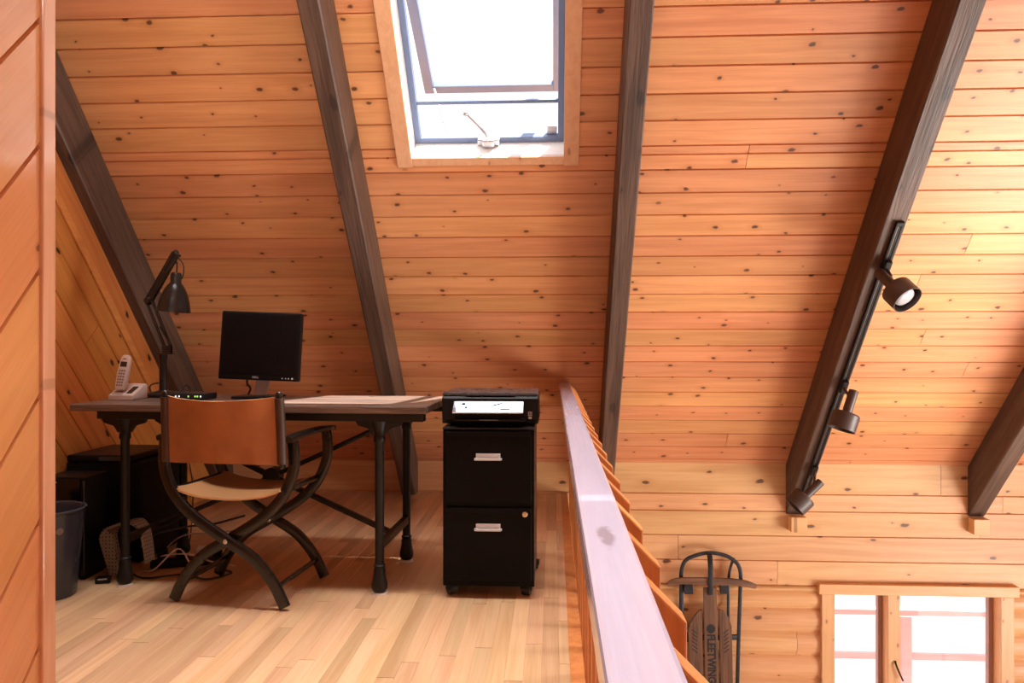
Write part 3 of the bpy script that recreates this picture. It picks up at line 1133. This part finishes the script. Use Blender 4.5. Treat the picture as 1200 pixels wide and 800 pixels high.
tube(bm, [e1.lerp(e2, .08), e1.lerp(e2, .6)], .010, 10)
tube(bm, [e1.lerp(e2, .6), e1.lerp(e2, .98)], .006, 8)
obj('upper_arm', bm, lamp_m, lp, 40)
bm = nb()
bmesh.ops.create_uvsphere(bm, u_segments=14, v_segments=8, radius=.015, matrix=M.Translation(e2))
tube(bm, [e2 + V((.0, 0, -.01)), e2 + V((.006, 0, -.06)), e2 + V((.004, 0, -.10))], .0035, 8)
tube(bm, spline([e2 + V((.01, 0, -.02)), e2 + V((.036, 0, -.055)), e2 + V((.038, 0, -.10)), e2 + V((.028, 0, -.125))], 5), .003, 8)
tube(bm, [e2 + V((.012, -.012, -.012)), e2 + V((.012, .012, -.012))], .008, 10)
obj('shade_bracket', bm, lamp_m, lp, 40)
ax = axis_mtx(e2 + V((.0, -.002, -.155)), (.10, -.05, 1.0))
bm = nb()
lathe(bm, [(.016, .062), (.023, .058), (.025, .05), (.025, .012), (.034, .002), (.046, -.016), (.058, -.042), (.067, -.072), (.073, -.100), (.0765, -.122), (.0785, -.127),
           (.0765, -.127), (.074, -.120), (.070, -.098), (.064, -.070), (.055, -.040), (.043, -.015), (.030, .000), (.020, .004)], 32, ax)
obj('shade', bm, lamp_m, lp, 50)
bm = nb()
lathe(bm, [(.010, .02), (.014, -.005), (.024, -.035), (.029, -.062), (.024, -.084), (.012, -.094), (.003, -.096)], 20, ax)
obj('bulb', bm, bulb_m, lp, 50)
bm = nb()
tube(bm, spline([(.060, .03, .012), (.075, .07, .05), (.10, .06, .036), (.11, .05, .006), (.06, .075, .005), (0, .085, .02), (-.05, .07, .06), (-.085, .04, .05), (-.07, .02, .012)], 6), .0035, 8)
tag(obj('cord', bm, rubber, lp, 40), 'black lamp cord')

# ------------------------------------------------------------------ telephone
pb = thing('phone_base', 'pale grey telephone base station at the left end of desk', 'telephone base', (-1.955, 3.44, ZD), R(-6))
bm = nb()
prism(bm, [(-.055, .001), (.055, .001), (.055, .062), (.045, .070), (-.055, .020)], -.062, .062, 'X', .005)
obj('body', bm, phone_m, pb, 40)
sl = M.Translation((0, -.055, .0215)) @ M.Rotation(R(26.6), 4, 'X')
bm = nb()
box(bm, (.018, .018, -.002), (.044, .078, .0015), .001, sl)
obj('display', bm, phone_dk, pb)
bm = nb()
box(bm, (-.048, .008, -.006), (.006, .040, .003), .003, sl)
obj('charging_cradle', bm, plain('cradle_grey', (.42, .33, .29), .45), pb)
hs = thing('cordless_handset', 'pale cordless telephone handset standing in its base station', 'telephone', (-1.972, 3.405, ZD + .044), R(-6))
mt = M.Rotation(R(-13), 4, 'X') @ M.Rotation(R(3), 4, 'Y')
bm = nb()
prism(bm, [(-.020, 0), (.020, 0), (.0235, .01), (.0245, .08), (.0235, .135), (.018, .156), (.008, .163), (-.008, .163), (-.018, .156), (-.0235, .135), (-.0245, .08), (-.0235, .01)], -.011, .011, 'Y', .004)
bmesh.ops.transform(bm, matrix=mt, verts=bm.verts[:])
hb = obj('body', bm, phone_m, hs, 40)
bm = nb()
box(bm, (-.016, -.0122, .106), (.016, -.0108, .130), .0006, mt)
obj('display', bm, phone_dk, hs)
bm = nb()
for i in range(3):
    for j in range(6):
        box(bm, (-.0165 + i * .0115, -.0125, .016 + j * .0135), (-.0165 + i * .0115 + .0085, -.0109, .016 + j * .0135 + .008), .0006, mt, 1)
obj('keypad', bm, plain('key_grey', (.22, .16, .14), .5), hs)
bm = nb()
box(bm, (-.008, -.0122, .142), (.008, -.0108, .145), .0004, mt)
obj('earpiece', bm, phone_dk, hs)

# ------------------------------------------------------------------ router
rt = thing('router', 'low black router with green lights on the desk by lamp', 'router', (-1.65, 3.44, ZD), R(-3))
bm = nb()
box(bm, (-.088, -.06, .0015), (.088, .06, .032), .006)
obj('body', bm, plain('router_black', (.014, .016, .024), .3), rt)
for xx in (-.075, .07):
    for yy in (-.045, .045):
        bm = nb()
        box(bm, (xx - .006, yy - .006, 0), (xx + .006, yy + .006, .002))
        obj('foot', bm, rubber, rt)
for i, (xx, mm) in enumerate(((-.048, led_w), (-.032, led_w), (.012, led_g), (.044, led_g), (.055, led_g), (.070, led_w))):
    bm = nb()
    box(bm, (xx - .003, -.0612, .014), (xx + .003, -.0598, .021), .0005)
    obj('indicator_light', bm, mm, rt)

# ------------------------------------------------------------------ things under the desk at left
tw = thing('computer_tower', 'narrow gloss black computer tower behind the waste bin', 'computer', (-2.155, 3.36, 0))
bm = nb()
box(bm, (-.10, -.085, .006), (.10, .085, .452), .006)
obj('case', bm, blk, tw)
bm = nb()
box(bm, (-.094, -.0925, .012), (.084, -.0855, .446), .004)
obj('front_panel', bm, blk_gloss, tw)
bm = nb()
tube(bm, [(.094, -.089, .02), (.094, -.089, .44)], .0085, 12)
tag(obj('edge_strip', bm, blk_gloss, tw, 40), 'glossy rounded corner strip')
bm = nb()
box(bm, (-.06, -.094, .428), (-.025, -.0927, .433))
obj('badge', bm, silver, tw)
for xx in (-.08, .08):
    bm = nb()
    box(bm, (xx - .012, -.07, 0), (xx + .012, .07, .0065))
    obj('foot', bm, rubber, tw)

bx = thing('office_machine', 'big black lidded office machine on the floor under the desk', 'office machine', (-2.125, 3.73, 0))
bm = nb()
box(bm, (-.185, -.20, .008), (.185, .20, .478), .008)
obj('body', bm, blk_matt, bx)
bm = nb()
box(bm, (-.18, -.205, .4785), (.140, .18, .512), .010)
obj('lid', bm, blk, bx)
bm = nb()
box(bm, (-.02, -.2085, .486), (.085, -.2052, .503), .001)
obj('lid_grip', bm, plain('grip_grey', (.05, .05, .052), .35), bx)
for xx in (-.15, .15):
    for yy in (-.16, .16):
        bm = nb()
        lathe(bm, [(.018, 0), (.018, .0085)], 14, M.Translation((xx, yy, 0)))
        obj('foot', bm, rubber, bx)

bn = thing('waste_bin', 'smoky dark plastic waste bin beside the partition', 'waste bin', (-2.085, 3.07, 0))
bm = nb()
lathe(bm, [(.098, .001), (.104, .004), (.134, .345), (.140, .350), (.142, .358), (.138, .362), (.132, .358), (.129, .345), (.100, .012), (.02, .010)], 36)
obj('body', bm, bin_m, bn, 40)
bm = nb()
tube(bm, [(.1385 * math.cos(2 * PI * i / 40), .1385 * math.sin(2 * PI * i / 40), .360) for i in range(40)], .0045, 8, closed=True, up=(0, 0, 1))
tag(obj('rim', bm, plain('bin_rim', (.05, .052, .06), .18), bn, 40), 'shiny rolled rim')
bm = nb()
an = R(-38)
nrm = V((math.cos(an), math.sin(an), -.09)).normalized()
lathe(bm, [(.014, 0), (.014, .0015)], 18, axis_mtx((.1295 * math.cos(an), .1295 * math.sin(an), .285), nrm))
tag(obj('badge', bm, tag_m, bn), 'round brown badge')

# dotted folded mat leaning against the desk leg
fm = thing('folded_mat', 'grey dotted felt mat draped over the low iron bar of the desk', 'mat', (-1.905, 3.36, 0), R(-8))
path = spline([(-.062, .0, .004), (-.095, .0, .12), (-.105, 0, .175), (-.075, 0, .215), (0, 0, .240), (.05, 0, .238), (.085, 0, .19), (.105, 0, .07)], 6)
bm = nb()
uvl = bm.loops.layers.uv.new('UVMap')
d = 0.0
prev = None
for i, p in enumerate(path):
    if i: d += (path[i] - path[i - 1]).length
    t = (path[min(i + 1, len(path) - 1)] - path[max(i - 1, 0)]).normalized()
    n = V((0, 1, 0)).cross(t)
    wd = .042 + .012 * math.sin(i * .11)
    q = [bm.verts.new(p + n * s * .005 + V((0, w, 0))) for s, w in ((-1, -wd), (1, -wd), (1, wd), (-1, wd))]
    if prev:
        for a in range(4):
            f = bm.faces.new((prev[0][a], prev[0][(a + 1) % 4], q[(a + 1) % 4], q[a]))
            ca = (0, .01, .09, .10); cbn = (.01, .09, .10, .19)
            for lp_, uvv in zip(f.loops, ((prev[1], ca[a]), (prev[1], cbn[a]), (d, cbn[a]), (d, ca[a]))):
                lp_[uvl].uv = uvv
    else:
        bm.faces.new(q[::-1])
    prev = (q, d)
bm.faces.new(prev[0])
# wide flap towards the viewer
def flap(u, v):
    return (-.06 - .035 * v + .055 * u - .01 * math.sin(v * 3), -.046 + .002 * u, .01 + .205 * v - .03 * u * v)
sling(bm, flap, 5, 8, .004)
for f in bm.faces:
    if f.material_index == 1: f.material_index = 0
    for lp_ in f.loops:
        if lp_[uvl].uv.length < 1e-9:
            lp_[uvl].uv = (lp_.vert.co.x, lp_.vert.co.z)
obj('sheet', bm, mat_m, fm, 40)

ps = thing('power_strip', 'black power strip with plugs on the floor under the desk', 'power strip', (-1.70, 3.52, 0), R(18))
bm = nb()
box(bm, (-.17, -.028, .001), (.17, .028, .036), .006)
obj('body', bm, blk, ps)
for i, xx in enumerate((-.12, -.04, .05, .12)):
    bm = nb()
    box(bm, (xx - .02, -.022, .0365), (xx + .02, .022, .070 if i % 2 else .085), .004)
    obj('plug', bm, blk_matt if i != 2 else white_p, ps)
ad = thing('power_adapter', 'small black power adapter lying on floor by the grey mat', 'adapter', (-1.955, 3.245, 0), R(20))
bm = nb()
box(bm, (-.03, -.02, .0005), (.03, .02, .026), .005)
obj('body', bm, blk, ad)
bm = nb()
box(bm, (-.018, -.0215, .018), (.018, -.0195, .023), .0005)
obj('label_plate', bm, silver, ad)


def cable(pts, mat, label, r=.0035):
    bm = nb()
    tube(bm, spline(pts, 7), r, 7)
    tag(obj('cable', bm, mat, None, 40), label, 'cable')


white_c = plain('white_cable', (.75, .68, .66), .4)
cable([(-1.98, 3.58, .006), (-1.90, 3.50, .012), (-1.80, 3.46, .06), (-1.66, 3.44, .075), (-1.56, 3.42, .05), (-1.48, 3.50, .006)], white_c, 'white cable looping over the power strip')
cable([(-1.90, 3.64, .006), (-1.85, 3.63, .07), (-1.76, 3.62, .12), (-1.60, 3.62, .13), (-1.45, 3.66, .16), (-1.40, 3.68, .20), (-1.42, 3.64, .27)], white_c, 'white cable rising along the desk brace')
cable([(-1.88, 3.42, .005), (-1.80, 3.38, .02), (-1.70, 3.40, .11), (-1.62, 3.36, .05), (-1.56, 3.33, .005)], white_c, 'short white cable lying on the plugs')
cable([(-1.97, 3.95, .76), (-1.96, 3.98, .55), (-1.90, 3.96, .30), (-1.86, 3.86, .08), (-1.80, 3.70, .006), (-1.74, 3.62, .006)], rubber, 'thin black cable hanging down the wall behind the desk', .003)
cable([(-1.93, 3.40, .005), (-1.80, 3.30, .006), (-1.66, 3.36, .006), (-1.52, 3.30, .006), (-1.45, 3.40, .006), (-1.55, 3.45, .006)], rubber, 'black cable coiled on the floor under the chair', .004)
cable([(-1.92, 3.49, .09), (-1.84, 3.42, .16), (-1.70, 3.48, .19), (-1.58, 3.50, .20), (-1.45, 3.55, .23)], rubber, 'black cable running along the low desk brace', .005)
cable([(-1.90, 3.72, .50), (-1.885, 3.70, .56), (-1.86, 3.72, .66), (-1.85, 3.74, .74)], white_c, 'white cable hanging beside the back desk leg', .003)

# ------------------------------------------------------------------ track lights on the rafter
tr = thing('light_track', 'black ceiling track running down the underside of rafter', 'light track', (0, 0, 0))
TX = 1.655
def under(y, t=0.0):
    """Point on the underside of the rafters at depth y, t further into the room."""
    p = V((0, y, ZW + (YW - y) * ST / CT - .228 / CT))
    return p + N_IN * t
ya, yb = 3.775, 5.235
lt = (yb - ya) / CT
tm = M((V((1, 0, 0)), -A_UP, -N_IN)).transposed().to_4x4(); tm.translation = under(ya) + V((TX, 0, 0))
bm = nb()
for a, b in ((-.019, -.008), (.008, .019)):
    box(bm, (a, 0, -.021), (b, lt, -.001), .0015, tm)
box(bm, (-.008, .002, -.007), (.008, lt - .002, -.001), 0, tm)
obj('channel', bm, track_dk, tr)
bm = nb()
for a, b in ((-.02, .0), (lt, lt + .02)):
    bm = nb()
    box(bm, (-.0195, a, -.022), (.0195, b, -.0008), .003, tm)
    obj('end_cap', bm, track_dk, tr)
bm = nb()
for a in (-.0045, .0045):
    box(bm, (a - .0015, .004, -.016), (a + .0015, lt - .004, -.0075), 0, tm)
tag(obj('conductor', bm, plain('dull_copper', (.22, .20, .19), .4, .5), tr), 'shiny conductor strips inside the channel')


def spot(att_y, centre, axis, label, sunk=0.0):
    """Can spotlight: adapter in the track, bent arm, neck and can with bulb."""
    a0 = under(att_y, .021) + V((TX, 0, 0))
    t = thing('track_spotlight', label, 'spotlight', a0, 0, 'spotlights on the ceiling track')
    ax = V(axis).normalized()
    c = V(centre) - a0
    mt = axis_mtx(c, ax)
    bm = nb()
    m2 = M((V((1, 0, 0)), -A_UP, -N_IN)).transposed().to_4x4()
    box(bm, (-.016, -.045, -.024), (.016, .045, -.0005), .003, m2)
    obj('adapter', bm, track_dk, t)
    neck_top = c - ax * .16
    bm = nb()
    j = c - ax * .085 + ax.cross(V((0, 1, .2))).normalized() * .0
    tube(bm, spline([N_IN * .02, N_IN * .02 + (j - N_IN * .02) * .5 + V((.012, 0, 0)), j], 5), .008, 8)
    obj('arm', bm, track_m, t, 40)
    bm = nb()
    lathe(bm, [(.010, -.180), (.024, -.176), (.026, -.170), (.026, -.048), (.030, -.046), (.066, -.044), (.072, -.038), (.073, -.03), (.073, .052),
               (.070, .052), (.069, -.028), (.03, -.034), (.012, -.036)], 36, mt)
    can = obj('shade', bm, track_m, t, 40)
    bm = nb()
    lathe(bm, [(.020, -.030), (.026, -.01), (.046, .018), (.050, .026), (.046, .034), (.03, .040), (.012, .043), (.002, .0435)], 28, mt @ M.Translation((0, 0, -sunk)) @ M.Diagonal((1 if not sunk else .85, 1 if not sunk else .85, 1 if not sunk else .6, 1)))
    tag(obj('bulb', bm, bulb_m, t, 50), 'frosted reflector bulb')
    return t


spot(3.935, (1.672, 3.79, 1.28), (.30, -.62, -.60), 'brown can spotlight highest on the track, bulb facing the room')
spot(4.49, (1.600, 4.315, .615), (-.34, -.12, -.93), 'brown can spotlight halfway down the track, pointing at the floor', .012)
spot(4.99, (1.535, 4.86, .06), (-.72, -.06, -.66), 'brown can spotlight lowest on the track, turned towards the loft', .012)

# ------------------------------------------------------------------ sled on the wall
sd = thing('wooden_sled', 'old wooden sled with iron runners standing upright against the far wall', 'sled', (1.095, YW - .012, -1.75), 0)
sd.rotation_euler = (0, R(-1.2), 0)
H = 1.75           # local z of the floor of the loft
bm = nb()
box(bm, (-.060, -.085, -.02), (.030, -.070, 1.145), .005)
cbd = obj('deck_board', bm, sled_m, sd)
side_boards = []
for sx, xa, xb in ((-1, -.165, -.072), (1, .042, .125)):
    bm = nb()
    top = 1.0
    if sx < 0:
        out = [(xa, -.02), (xb, -.02), (xb, top + .0), (xb - .02, top - .012), (xb - .05, top - .045), (xa + .012, top - .10), (xa, top - .15)]
    else:
        out = [(xa, -.02), (xb, -.02), (xb, top - .12), (xb - .02, top - .06), (xa + .03, top - .012), (xa, top)]
    prism(bm, out, -.085, -.070, 'Y', .004)
    side_boards.append(obj('deck_board', bm, sled_m, sd))
# steering bar
bm = nb()
pts = spline([(-.30, -.088, 1.165), (-.24, -.09, 1.190), (-.10, -.09, 1.192), (.0, -.09, 1.188), (.12, -.09, 1.185), (.22, -.09, 1.172), (.29, -.088, 1.150)], 5)
tube(bm, pts, [.55, .85, 1, 1, 1, .9, .55, ] if False else [1 - .45 * abs(2 * i / (len(pts) - 1) - 1) ** 3 for i in range(len(pts))], sect=rsect(.024, .050, .4), up=(0, 0, 1))
obj('steering_bar', bm, sled_x, sd, 40)
# iron bow and runners
bm = nb()
pts = spline([(-.215, -.05, -.05), (-.212, -.055, .60), (-.205, -.06, 1.12), (-.200, -.06, 1.24), (-.175, -.06, 1.315), (-.11, -.06, 1.352), (-.01, -.06, 1.372),
              (.09, -.06, 1.355), (.145, -.06, 1.325), (.182, -.06, 1.285), (.196, -.06, 1.22), (.190, -.06, 1.10), (.165, -.055, .60), (.14, -.05, -.05)], 8)
tube(bm, pts, 1.0, sect=rsect(.026, .010, .3), up=(0, 1, 0))
obj('runner_bow', bm, sled_iron, sd, 40)
bm = nb()
tube(bm, spline([(.158, -.03, 1.33), (.125, -.035, 1.22), (.115, -.035, 1.05), (.108, -.035, .5), (.10, -.035, -.05)], 8), 1.0, sect=rsect(.018, .012, .3), up=(0, 1, 0))
obj('runner', bm, sled_iron, sd, 40)
bm = nb()
tube(bm, spline([(-.190, -.03, 1.2), (-.195, -.03, .9), (-.196, -.03, .5), (-.197, -.03, -.05)], 6), 1.0, sect=rsect(.018, .012, .3), up=(0, 1, 0))
obj('runner', bm, sled_iron, sd, 40)
bm = nb()
tube(bm, spline([(-.01, -.065, 1.372), (-.012, -.10, 1.30), (-.014, -.108, 1.20), (-.015, -.095, 1.10)], 6), 1.0, sect=rsect(.008, .034, .3), up=(1, 0, 0))
tag(obj('bow_strap', bm, sled_iron, sd, 40), 'flat iron strap from bow to board')
for x in (-.155, .085):
    bm = nb()
    box(bm, (x - .03, -.085, 1.10), (x + .03, -.045, 1.165), .004)
    obj('bar_bracket', bm, sled_iron, sd)
for zz in (.80, .28):
    bm = nb()
    tube(bm, spline([(-.205, -.05, zz - .01), (-.19, -.052, zz + .03), (-.15, -.058, zz + .0), (-.05, -.060, zz), (.10, -.060, zz), (.178, -.05, zz)], 5), 1.0, sect=rsect(.016, .036, .3), up=(0, 0, 1))
    if zz > .5:
        prism(bm, [(-.205, zz - .03), (-.16, zz - .03), (-.16, zz + .02), (-.205, zz + .11)], -.062, -.054, 'Y', .002)
    obj('cross_bar', bm, sled_iron, sd, 40)
bm = nb()
lathe(bm, [(.030, 0), (.030, .001)], 24, axis_mtx((-.015, -.0853, .868), (0, -1, 0)))
obj('painted_dot', bm, ink, cbd)
bm = nb()
text_mesh(bm, 'FLEETWING', .075, .0008, M.Translation((-.017, -.0855, .832)) @ M.Rotation(PI / 2, 4, 'X') @ M.Rotation(-PI / 2, 4, 'Z') @ M.Diagonal((.82, 1.0, 1, 1)), 'LEFT', bold=.003)
obj('lettering', bm, ink, cbd)
for bd, x, s_ in ((side_boards[0], -.125, 1), (side_boards[1], .085, -1)):      # slanted dashes painted on the side boards
    for i in range(6):
        bm = nb()
        box(bm, (-.022, -.0006, -.003), (.022, .0006, .003), 0, M.Translation((x, -.0856, .85 - i * .026)) @ M.Rotation(s_ * R(38), 4, 'Y'))
        obj('painted_dash', bm, ink, bd)

# ------------------------------------------------------------------ light
w = bpy.data.worlds.new('overcast_sky')
S.world = w
w.use_nodes = True
nt = w.node_tree
bg = nt.nodes['Background']
tc = nd(nt, 'ShaderNodeTexCoord')
sx_ = nd(nt, 'ShaderNodeSeparateXYZ')
nt.links.new(tc.outputs['Generated'], sx_.inputs[0])
zen = smooth(nt, sx_.outputs[2], .55, 1.0)            # bright overcast zenith, dimmer horizon
nt.links.new(mix_c(nt, zen, (1.0, .97, .94), (.90, .95, 1.0)), bg.inputs[0])
nt.links.new(math_n(nt, 'MULTIPLY_ADD', zen, SKY_Z - SKY_H, SKY_H), bg.inputs[1])


def area(name, loc, direction, sx, sy, power, col=(1, 1, 1), spread=180):
    l = bpy.data.lights.new(name, 'AREA')
    l.shape = 'RECTANGLE'; l.size = sx; l.size_y = sy; l.energy = power; l.color = col; l.spread = R(spread)
    o = bpy.data.objects.new(name, l)
    COL.objects.link(o)
    o.location = loc
    o.rotation_euler = V(direction).to_track_quat('-Z', 'Y').to_euler()
    o.visible_camera = True
    return o


# daylight entering by the tall gable windows, low and from the right
area('daylight_gable_low', (XRG - .06, 2.5, -1.55), (-1, .30, .55), 1.7, 1.2, GABLE_W, (1.0, .96, .91), 122)
area('daylight_gable_high', (XRG - .06, 3.0, .6), (-2.3, 1.2, .95), 1.3, 1.2, 52, (1.0, .97, .93), 80)
p_ = area('portal_skylight', on_slope((SK_X0 + SK_X1) / 2, (sA + sB) / 2, .004), N_IN, SK_X1 - SK_X0, sB - sA, 1.0)
p_.data.cycles.is_portal = True
for nm, rr, dr, pw, sp in (('added_lamp_roof_row', RG, (0, -.12, -1), ROOF_W, 84), ('added_lamp_roof_upper', RS, (0, -.20, -1), UPPER_W, 58)):  # added lamps below the roof openings, lighting floor and top rail
    area(nm, O_C + V(((rr[0] + rr[1]) / 2, 0, 0)) + A_UP * ((rr[2] + rr[3]) / 2) + N_IN * .02, dr, rr[1] - rr[0], (rr[3] - rr[2]) * .62, pw, (1.0, .98, .96), sp)
area('added_lamp_rear_roof', OR + V(((RR[0] + RR[1]) / 2, 0, 0)) + V((0, CT, ST)) * 4.0 + V((0, ST, -CT)) * .03, (-.10, .93, -.05), 1.9, .8, REAR_W, (1.0, .97, .93), 56)  # added lamp behind the camera, brightens the upper left ceiling
sun = bpy.data.lights.new('sun', 'SUN')
sun.energy = SUN_E; sun.angle = R(.8); sun.color = (1.0, .95, .88)
so = bpy.data.objects.new('sun', sun); COL.objects.link(so)
so.rotation_euler = V((-.33, -.03, -1)).to_track_quat('-Z', 'Y').to_euler()

# ------------------------------------------------------------------ camera
cam = bpy.data.cameras.new('camera')
cam.sensor_width = 36.0
cam.lens = 36.0 * 900 / 1200
cam.clip_start = .02
co = bpy.data.objects.new('camera', cam); COL.objects.link(co)
co.location = (0, 0, EYE)
co.rotation_euler = (PI / 2, 0, R(3.05))
S.camera = co

S.view_settings.view_transform = 'Standard'
S.view_settings.look = 'None'
S.view_settings.exposure = -0.15
S.view_settings.gamma = 1.0
S.view_settings.use_curve_mapping = False
S.cycles.max_bounces = 10
S.cycles.diffuse_bounces = 6
S.cycles.sample_clamp_indirect = 6.0
